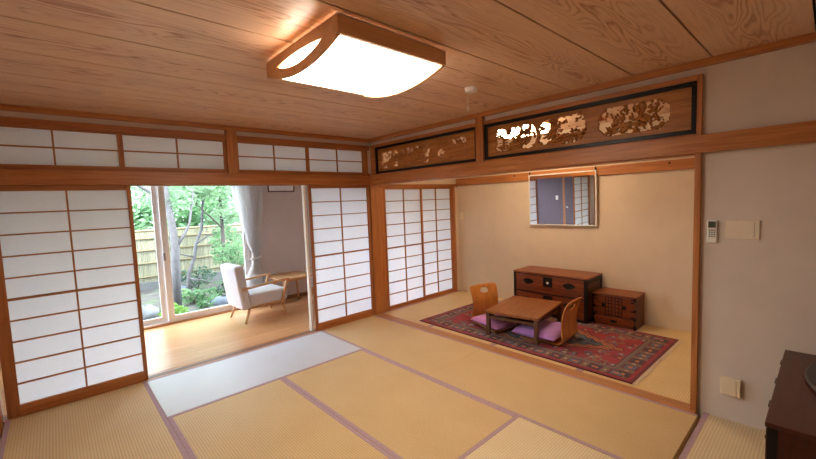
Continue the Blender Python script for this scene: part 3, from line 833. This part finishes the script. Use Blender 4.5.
M_CURT = fabric('lavender_grey_curtain', lin(232, 231, 232), transl=.6, var=.05)
cu = thing('curtain', 'lavender grey curtain tied back at the right end of the window', 'curtain', (-1.0, SY-.085, 0))
def lerp(a, tbl):
    for (z0, v0), (z1, v1) in zip(tbl, tbl[1:]):
        if z0 <= a <= z1: t = (a-z0)/(z1-z0); t = t*t*(3-2*t); return v0+(v1-v0)*t
    return tbl[-1][1]
lo = [(0.02, -.13), (.45, -.11), (.72, -.005), (.82, .0), (1.05, -.075), (1.4, -.15), (1.75, -.235), (2.1, -.29)]
hi = [(0.02, .17), (.45, .15), (.72, .10), (.82, .095), (1.05, .14), (1.4, .19), (1.75, .22), (2.1, .23)]
nz, nu = 70, 150; vs = []; fs = []
for i in range(nz+1):
    z = .02+2.06*i/nz; a, b = lerp(z, lo), lerp(z, hi); wdt = b-a
    amp = .030*min(1, (.6+.4*wdt/.4)) if abs(z-.77) > .08 else .020
    for j in range(nu+1):
        t = j/nu; ph = 2*PI*9*t+.7*math.sin(3*t+z*1.3)
        vs.append((a+wdt*(t+.012*math.sin(2*ph)), amp*math.sin(ph)+.008*math.sin(ph*.37+z*2), z))
for i in range(nz):
    for j in range(nu): q = i*(nu+1)+j; fs.append((q, q+1, q+nu+2, q+nu+1))
MB().add(vs, fs).build('drape', M_CURT, cu, smooth=True)
MB().tube([(.048+.075*math.cos(2*PI*k/24), .036*math.sin(2*PI*k/24), .77+.012*math.cos(2*PI*k/24)) for k in range(25)], .014, 8).build('tieback', M_CURT, cu, smooth=True)
cr = thing('curtain_rail', 'curtain rail above the garden window', 'curtain rail', (-2.2, SY-.085, 2.10))
MB().tube([(-1.35, 0, 0), (1.50, 0, 0)], .012, 8).build('rod', M_ALU, cr)
for x in (-1.2, 1.4): MB().box(x-.01, x+.01, 0, .085, -.01, .01).build('bracket', M_ALU, cr)

M_UPH = fabric('light_grey_upholstery', lin(200, 198, 204), var=.08)
W_OAK = wood('light_oak', lin(176, 128, 84), lin(206, 158, 110), 'x', .45)
def armchair(label, loc, rotz):
    """faces +x"""
    r = thing('armchair', label, 'armchair', loc, rotz, 'light grey armchairs')
    seat = MB().box(-.22, .33, -.255, .255, .215, .385).build('seat', M_UPH, r, .03, 3)
    R_ = Matrix.Translation((-.27, 0, .26)) @ Matrix.Rotation(math.radians(-8), 4, 'Y')
    MB().box(-.065, .065, -.265, .265, -.07, .53, R_).build('backrest', M_UPH, r, .035, 3)
    MB().box(-.26, .30, -.235, .235, .185, .215).build('seat_frame', W_OAK, r, .004)
    for s in (-1, 1):
        y = s*.285
        MB().bar((-.345, y, .475), (.345, y, .525), .045, .025).build('arm', W_OAK, r, .006)
        MB().bar((.315, y, .515), (.22, y, .20), .03, .035).build('arm_post', W_OAK, r, .005)
        MB().tube([(.24, s*.215, .20), (.31, s*.25, 0)], [.021, .013], 10).build('leg', W_OAK, r, smooth=True)
        MB().tube([(-.22, s*.215, .20), (-.30, s*.25, 0)], [.021, .013], 10).build('leg', W_OAK, r, smooth=True)
        MB().bar((.24, s*.285, .21), (.24, s*.22, .21), .03, .03).build('side_block', W_OAK, r, .003)
    return r
ar = armchair('light grey wooden-armed armchair with its back to the garden window', (-1.16, 1.25, 0), math.radians(3))
a2 = copy_tree(ar); a2.location = (.12, 1.28, 0); a2.rotation_euler.z = math.radians(180)
a2['label'] = 'light grey armchair behind the side table, mostly hidden by the paper screen'
st = thing('side_table', 'small light oak side table with splayed legs beside the armchair', 'side table', (-.55, 1.45, 0))
pts = []
for cx, cy, a0 in ((.21, .20, 0), (-.21, .20, 90), (-.21, -.20, 180), (.21, -.20, 270)):
    for k in range(7): w = math.radians(a0+15*k); pts.append((cx+.08*math.cos(w), cy+.08*math.sin(w)))
MB().prism(pts, .445, .472, 'xy').build('tabletop', W_OAK, st, .004)
MB().box(-.2, .2, -.19, .19, .41, .445).build('apron', W_OAK, st, .004)
for sx in (-1, 1):
    for sy in (-1, 1): MB().tube([(sx*.18, sy*.17, .43), (sx*.235, sy*.23, 0)], [.02, .012], 10).build('leg', W_OAK, st, smooth=True)
pf = thing('picture_frame', 'brown framed pale picture on the grey sunroom wall', 'picture', (-.425, SY-.02, 1.785))
w2, hh = .228, .36
MB().box(-w2, w2, 0, .02, 0, .016).box(-w2, w2, 0, .02, hh-.016, hh).box(-w2, -w2+.016, 0, .02, .016, hh-.016).box(w2-.016, w2, 0, .02, .016, hh-.016).build('frame', wood('picture_frame_wood', lin(84, 48, 34), lin(112, 66, 46), 'x'), pf, .002)
MB().box(-w2+.014, w2-.014, .010, .016, .014, hh-.014).build('picture', plain('pale_paper', lin(216, 216, 222), .6), pf)
# end wall of the sunroom, seen in the mirror
d1 = bpy.data.objects.new('door_1', None); COL.objects.link(d1); d1['kind'] = 'structure'
MB().box(-3.9, -3.87, .20, .78, 0, 1.90).build('door_panel', M_PURPLE, d1, .002)
MB().box(-3.9, -3.865, .14, .20, 0, 1.95).box(-3.9, -3.865, .78, .84, 0, 1.95).box(-3.9, -3.865, .14, .84, 1.90, 1.96).build('door_frame', W_Z, d1, .002)
MB().lathe([(.01, 0), (.012, .03), (.027, .045), (.022, .062)], seg=16).build('door_knob', M_SILVER, d1).matrix_local = Matrix.Translation((-3.87, .70, .95)) @ Matrix.Rotation(PI/2, 4, 'Y')
pl = thing('light_switch', 'white light switch on the mauve sunroom wall seen in the mirror', 'light switch', (-3.9, 1.02, 1.16))
MB().box(0, .008, -.035, .035, 0, .12).build('plate', M_WHITEP, pl, .002); MB().box(.006, .013, -.012, .012, .035, .085).build('rocker', M_WHITEP, pl)

# ------------------------------------------------------------------ garden
GZ = -.28
def gnoise(x, y): return .05*math.sin(x*1.7+y*.9)+.04*math.sin(x*3.1-y*2.3)+.02*math.sin(x*7+y*5)
vs = []; fs = []; n = 60
for i in range(n+1):
    for j in range(n+1):
        x = -9+16*i/n; y = SY+.1+(8.0)*j/n; vs.append((x, y, GZ+gnoise(x, y)*(1 if y > 2.3 else .3)))
for i in range(n):
    for j in range(n): q = i*(n+1)+j; fs.append((q, q+n+1, q+n+2, q+1))
t = NT('garden_soil')
cg = t.ramp(t.noise(t.coords(), 2.5, 6, .65), [(.35, lin(50, 46, 44)), (.5, lin(72, 66, 64)), (.62, lin(66, 86, 54))])
t.set(Base_Color=cg, Roughness=.95); t.bump(t.noise(t.coords(), 14, 5), .6, .03)
struct('ground', MB().add(vs, fs), t.m, smooth=True)
struct('ground_beyond', MB().box(-40, 40, 9.9, 60, GZ-.3, GZ), t.m)

M_BAM = NT('split_bamboo')
def bam():
    t = M_BAM; sp = t.new('ShaderNodeSeparateXYZ'); tc = t.new('ShaderNodeTexCoord'); t.link(tc.outputs['Object'], sp.inputs[0])
    wn = t.new('ShaderNodeTexWhiteNoise', noise_dimensions='1D'); t.link(t.math('FLOOR', t.math('DIVIDE', sp.outputs['X'], .035)), wn.inputs['W'])
    col = t.ramp(wn.outputs['Value'], [(.0, lin(128, 124, 102)), (1, lin(152, 148, 124))])
    return t.set(Base_Color=col, Roughness=.6)
bam()
M_BAMR = plain('bamboo_pole', lin(108, 98, 70), .5, var=.12)
M_POST = plain('weathered_post', lin(84, 82, 84), .8, var=.2)
FY = 6.5
fe = thing('bamboo_fence', 'pale split-bamboo garden fence behind the trees', 'fence', (-.5, FY, GZ))
s = MB()
for i in range(260):
    x = -4.55+.035*i
    s.lathe([(.0165, .18), (.0165, 1.37)], (x, 0, 0), 6)
s.build('bamboo_slat', M_BAM.m, fe)
for z in (.30, .62, .92, 1.20): MB().tube([(-4.6, -.035, z), (4.6, -.035, z)], .024, 8).build('rail', M_BAMR, fe, smooth=True)
for x in (-3.8, -1.9, .05, 1.2, 3.0): MB().tube([(x, .05, -.05), (x, .05, 1.46)], .05, 10).build('post', M_POST, fe, smooth=True)
MB().tube([(-4.6, 0, 1.38), (4.6, 0, 1.38)], .03, 8).build('coping', M_BAMR, fe, smooth=True)
MB().box(-4.6, 4.6, -.06, .06, -.1, .18).build('stone_base', plain('curb_stone', lin(98, 98, 98), .9, var=.12), fe, .01)

M_BARK = plain('grey_bark', lin(92, 90, 92), .9, var=.22, scale=14, bump=.6)
M_BARK2 = plain('brown_bark', lin(72, 66, 62), .9, var=.22, scale=14, bump=.6)
LEAF_A = leafmat('pale_leaves', lin(128, 160, 128), lin(178, 204, 168), .5)
LEAF_B = leafmat('mid_green_leaves', lin(78, 116, 80), lin(122, 160, 112), .45)
LEAF_C = leafmat('bright_leaves', lin(90, 134, 50), lin(136, 172, 84), .4)
LEAF_D = leafmat('deep_green_leaves', lin(40, 72, 54), lin(74, 106, 78), .35)
def foliage(cl, n, size, seed, flat=.5):
    """cl: list of (centre, radii); leaves are small folded quads spread in the shells"""
    g = np.random.default_rng(seed); vs = []; fs = []
    wts = np.array([r[0]*r[1]*r[2] for c, r in cl])**.66; wts /= wts.sum()
    for k in g.choice(len(cl), n, p=wts):
        c, r = cl[k]; d = g.normal(size=3); d /= np.linalg.norm(d); rad = g.uniform(.35, 1)**.6
        p = np.array(c)+d*np.array(r)*rad
        a = g.normal(size=3); a[2] *= flat; a /= np.linalg.norm(a); b = np.cross(a, g.normal(size=3)); b /= np.linalg.norm(b)
        s = size*g.uniform(.6, 1.3); w = s*.42; m = np.cross(a, b)*s*.12
        o = len(vs); vs += [tuple(p-a*s), tuple(p+b*w+m), tuple(p+a*s), tuple(p-b*w+m)]; fs += [(o, o+1, o+2), (o, o+2, o+3)]
    return MB().add(vs, fs)
def tree(label, trunk, rad, branches, clumps, n, size, leaf, bark, seed, group=None, name='tree'):
    base = trunk[0]; r = thing(name, label, 'tree', base, 0, group)
    lo = lambda p: (p[0]-base[0], p[1]-base[1], p[2]-base[2])
    k = len(trunk)
    MB().tube([lo(p) for p in trunk], [rad*(1-.45*i/(k-1)) for i in range(k)], 10).build('trunk', bark, r, smooth=True)
    for b in branches: MB().tube([lo(p) for p in b], [rad*.42*(1-.6*i/(len(b)-1)) for i in range(len(b))], 8).build('branch', bark, r, smooth=True)
    foliage([(lo(c), q) for c, q in clumps], n, size, seed).build('foliage', leaf, r)
    return r
# trees inside the fence
tree('thick grey tree trunk just right of the window stile', [(-1.66, 3.9, GZ-.05), (-1.63, 3.9, .4), (-1.60, 3.92, .9), (-1.62, 3.95, 1.35), (-1.7, 4.0, 2.2), (-1.65, 4.1, 3.0)], .085,
     [[(-1.6, 3.92, .85), (-1.42, 3.9, 1.12), (-1.32, 3.95, 1.3), (-1.2, 4.0, 1.9)], [(-1.65, 3.98, 1.7), (-2.3, 4.1, 2.2), (-2.8, 4.3, 2.5)]],
     [((-1.9, 4.2, 2.7), (1.0, .7, .5)), ((-1.2, 4.4, 2.3), (.7, .6, .45)), ((-2.9, 4.5, 2.6), (.8, .7, .5)), ((-1.5, 4.2, 1.75), (.45, .4, .2))], 3400, .066, LEAF_A, M_BARK, 1)
tree('slender crooked tree in front of the fence', [(-1.17, 5.2, GZ-.05), (-1.12, 5.2, .15), (-.98, 5.2, .5), (-.92, 5.22, .8), (-.78, 5.25, 1.1), (-.7, 5.3, 1.7), (-.5, 5.3, 2.3)], .042,
     [[(-.98, 5.2, .5), (-1.3, 5.15, .62), (-1.5, 5.1, .6)], [(-.92, 5.2, .8), (-.7, 5.1, .95), (-.5, 5.1, 1.0)], [(-1.14, 5.2, .05), (-.9, 5.0, .0), (-.65, 4.9, -.12)]],
     [((-.6, 5.3, 2.2), (.8, .6, .4)), ((-1.2, 5.3, 1.95), (.6, .5, .3)), ((-.3, 5.2, 1.35), (.35, .3, .18))], 2200, .062, LEAF_A, M_BARK, 2)
tree('dark straight trunk near the curtain edge', [(-.42, 5.0, GZ-.05), (-.42, 5.0, .6), (-.40, 5.02, 1.3), (-.38, 5.05, 2.3)], .055,
     [[(-.4, 5.0, 1.1), (-.7, 4.9, 1.4), (-1.0, 4.9, 1.75)]], [((-.4, 5.0, 2.1), (.8, .6, .4)), ((-.2, 4.9, 1.5), (.4, .35, .22))], 2000, .06, LEAF_A, M_BARK2, 3)
# shrubs
def shrub(label, c, r, n, size, leaf, seed, stems=3):
    o = thing('shrub', label, 'shrub', (c[0], c[1], GZ), 0, 'garden shrubs'); h = c[2]-GZ
    for k in range(stems):
        a = k*2.1+seed; MB().tube([(0, 0, -.05), (.3*r[0]*math.cos(a), .3*r[1]*math.sin(a), h*.6), (.6*r[0]*math.cos(a), .6*r[1]*math.sin(a), h+.2*r[2])], [.012, .009, .004], 6).build('stem', M_BARK2, o)
    foliage([((0, 0, h), r)], n, size, seed).build('foliage', leaf, o)
shrub('bright yellow-green low plant close to the window right of the stile', (-1.93, 2.75, -.10), (.20, .2, .16), 160, .06, LEAF_C, 21)
shrub('small green plant at the foot of the thick trunk', (-1.35, 4.1, -.12), (.25, .22, .14), 170, .05, LEAF_B, 22)
shrub('low green plant on the soil in the middle of the garden', (-1.05, 4.0, -.14), (.28, .24, .13), 190, .05, LEAF_B, 23)
shrub('leafy green bush in front of the fence beside the curtain', (-.42, 4.5, .55), (.42, .3, .30), 420, .055, LEAF_B, 24)
shrub('dark green low bush behind the grey armchair', (-.55, 3.9, .02), (.38, .3, .22), 300, .05, LEAF_D, 25)
shrub('bushy plant beside the pale rock at the left of the glass door', (-2.65, 3.6, .15), (.40, .3, .38), 360, .055, LEAF_B, 26)
shrub('green bush at the left end of the fence', (-2.6, 5.4, .35), (.5, .4, .5), 420, .06, LEAF_D, 27)
shrub('tiny green plant on the soil between the trunk and the slender tree', (-1.42, 4.7, -.16), (.18, .16, .10), 110, .045, LEAF_C, 28)
shrub('spreading green plant near the blue grey rock', (-1.28, 3.35, -.16), (.20, .14, .09), 130, .05, LEAF_B, 29)
shrub('dark leafy plant at the fence base right of the slender tree', (-.85, 5.7, -.02), (.40, .3, .24), 260, .055, LEAF_D, 30)
shrub('tall leafy plant against the fence beside the dark trunk', (-.15, 5.6, .75), (.40, .3, .45), 420, .06, LEAF_B, 31)
# stones
M_ROCK = plain('garden_rock', lin(132, 134, 138), .9, var=.18, scale=6, bump=.5)
M_ROCKB = plain('blue_grey_rock', lin(88, 96, 106), .9, var=.2, scale=6, bump=.5)
for k, (lb, c, r_, m) in enumerate((('pale rock on the soil at the left of the glass door', (-2.2, 3.6, -.2), (.2, .18, .16), M_ROCK), ('blue grey rock beside the armchair behind the glass', (-1.02, 3.35, -.22), (.26, .18, .14), M_ROCKB),
                                    ('flat blue grey stone in front of the fence base', (-1.35, 5.6, -.24), (.3, .2, .1), M_ROCKB))):
    tag(MB().blob((0, 0, 0), r_, 12, 8, .22, k+3).build('garden_rock', m, None, smooth=True, loc=c), lb, 'rock', 'garden rocks')
# trees beyond the fence
for k, (x, y, h, w) in enumerate(((-4.2, 8.6, 3.2, 1.3), (-2.2, 9.2, 3.6, 1.5), (-.3, 8.6, 3.0, 1.3), (1.6, 9.4, 3.6, 1.6), (3.6, 9.0, 3.2, 1.4), (.6, 12.0, 4.6, 2.0), (-2.9, 12.0, 4.8, 2.1))):
    tree(('pale leafy tree beyond the left end of the fence', 'tall pale tree beyond the fence behind the thick trunk', 'pale tree beyond the fence behind the slender tree', 'pale tree beyond the fence left of the curtain',
          'pale tree beyond the fence hidden behind the curtain', 'tall distant tree showing over the fence near the curtain', 'tall distant tree showing over the fence at the left')[k],
         [(x, y, GZ-.1), (x+.05, y, 1.0), (x-.05, y, h*.6), (x, y, h*.85)], .10, [[(x, y, h*.5), (x+w*.5, y, h*.75)], [(x, y, h*.45), (x-w*.5, y, h*.7)]],
         [((x, y, h*.55), (w, w*.7, h*.3)), ((x-w*.5, y-.3, h*.42), (w*.7, w*.6, h*.22)), ((x+w*.5, y-.2, h*.45), (w*.7, w*.6, h*.22)), ((x, y, h*.85), (w*.7, w*.6, h*.22))], 3000, .10, LEAF_A if k % 2 else LEAF_B, M_BARK2, 40+k, 'trees beyond the fence')

# ------------------------------------------------------------------ light
w = bpy.data.worlds.new('sky'); SC.world = w; w.use_nodes = True
bg = w.node_tree.nodes['Background']; bg.inputs['Color'].default_value = (.78, .88, 1.0, 1); bg.inputs['Strength'].default_value = 7.5
sl = bpy.data.lights.new('sun', 'SUN'); sl.energy = 2.6; sl.angle = math.radians(12); sl.color = (1, .97, .9)
so_ = bpy.data.objects.new('sun', sl); COL.objects.link(so_); so_.rotation_euler = (math.radians(38), 0, math.radians(-20))

SC.view_settings.view_transform = 'Standard'; SC.view_settings.look = 'None'; SC.view_settings.exposure = 1.2; SC.view_settings.gamma = 1
SC.view_settings.use_curve_mapping = False
cy = SC.cycles
cy.use_denoising = True; cy.max_bounces = 10; cy.diffuse_bounces = 6; cy.glossy_bounces = 4; cy.transmission_bounces = 8; cy.transparent_max_bounces = 16
cy.caustics_reflective = False; cy.caustics_refractive = False; cy.sample_clamp_indirect = 6
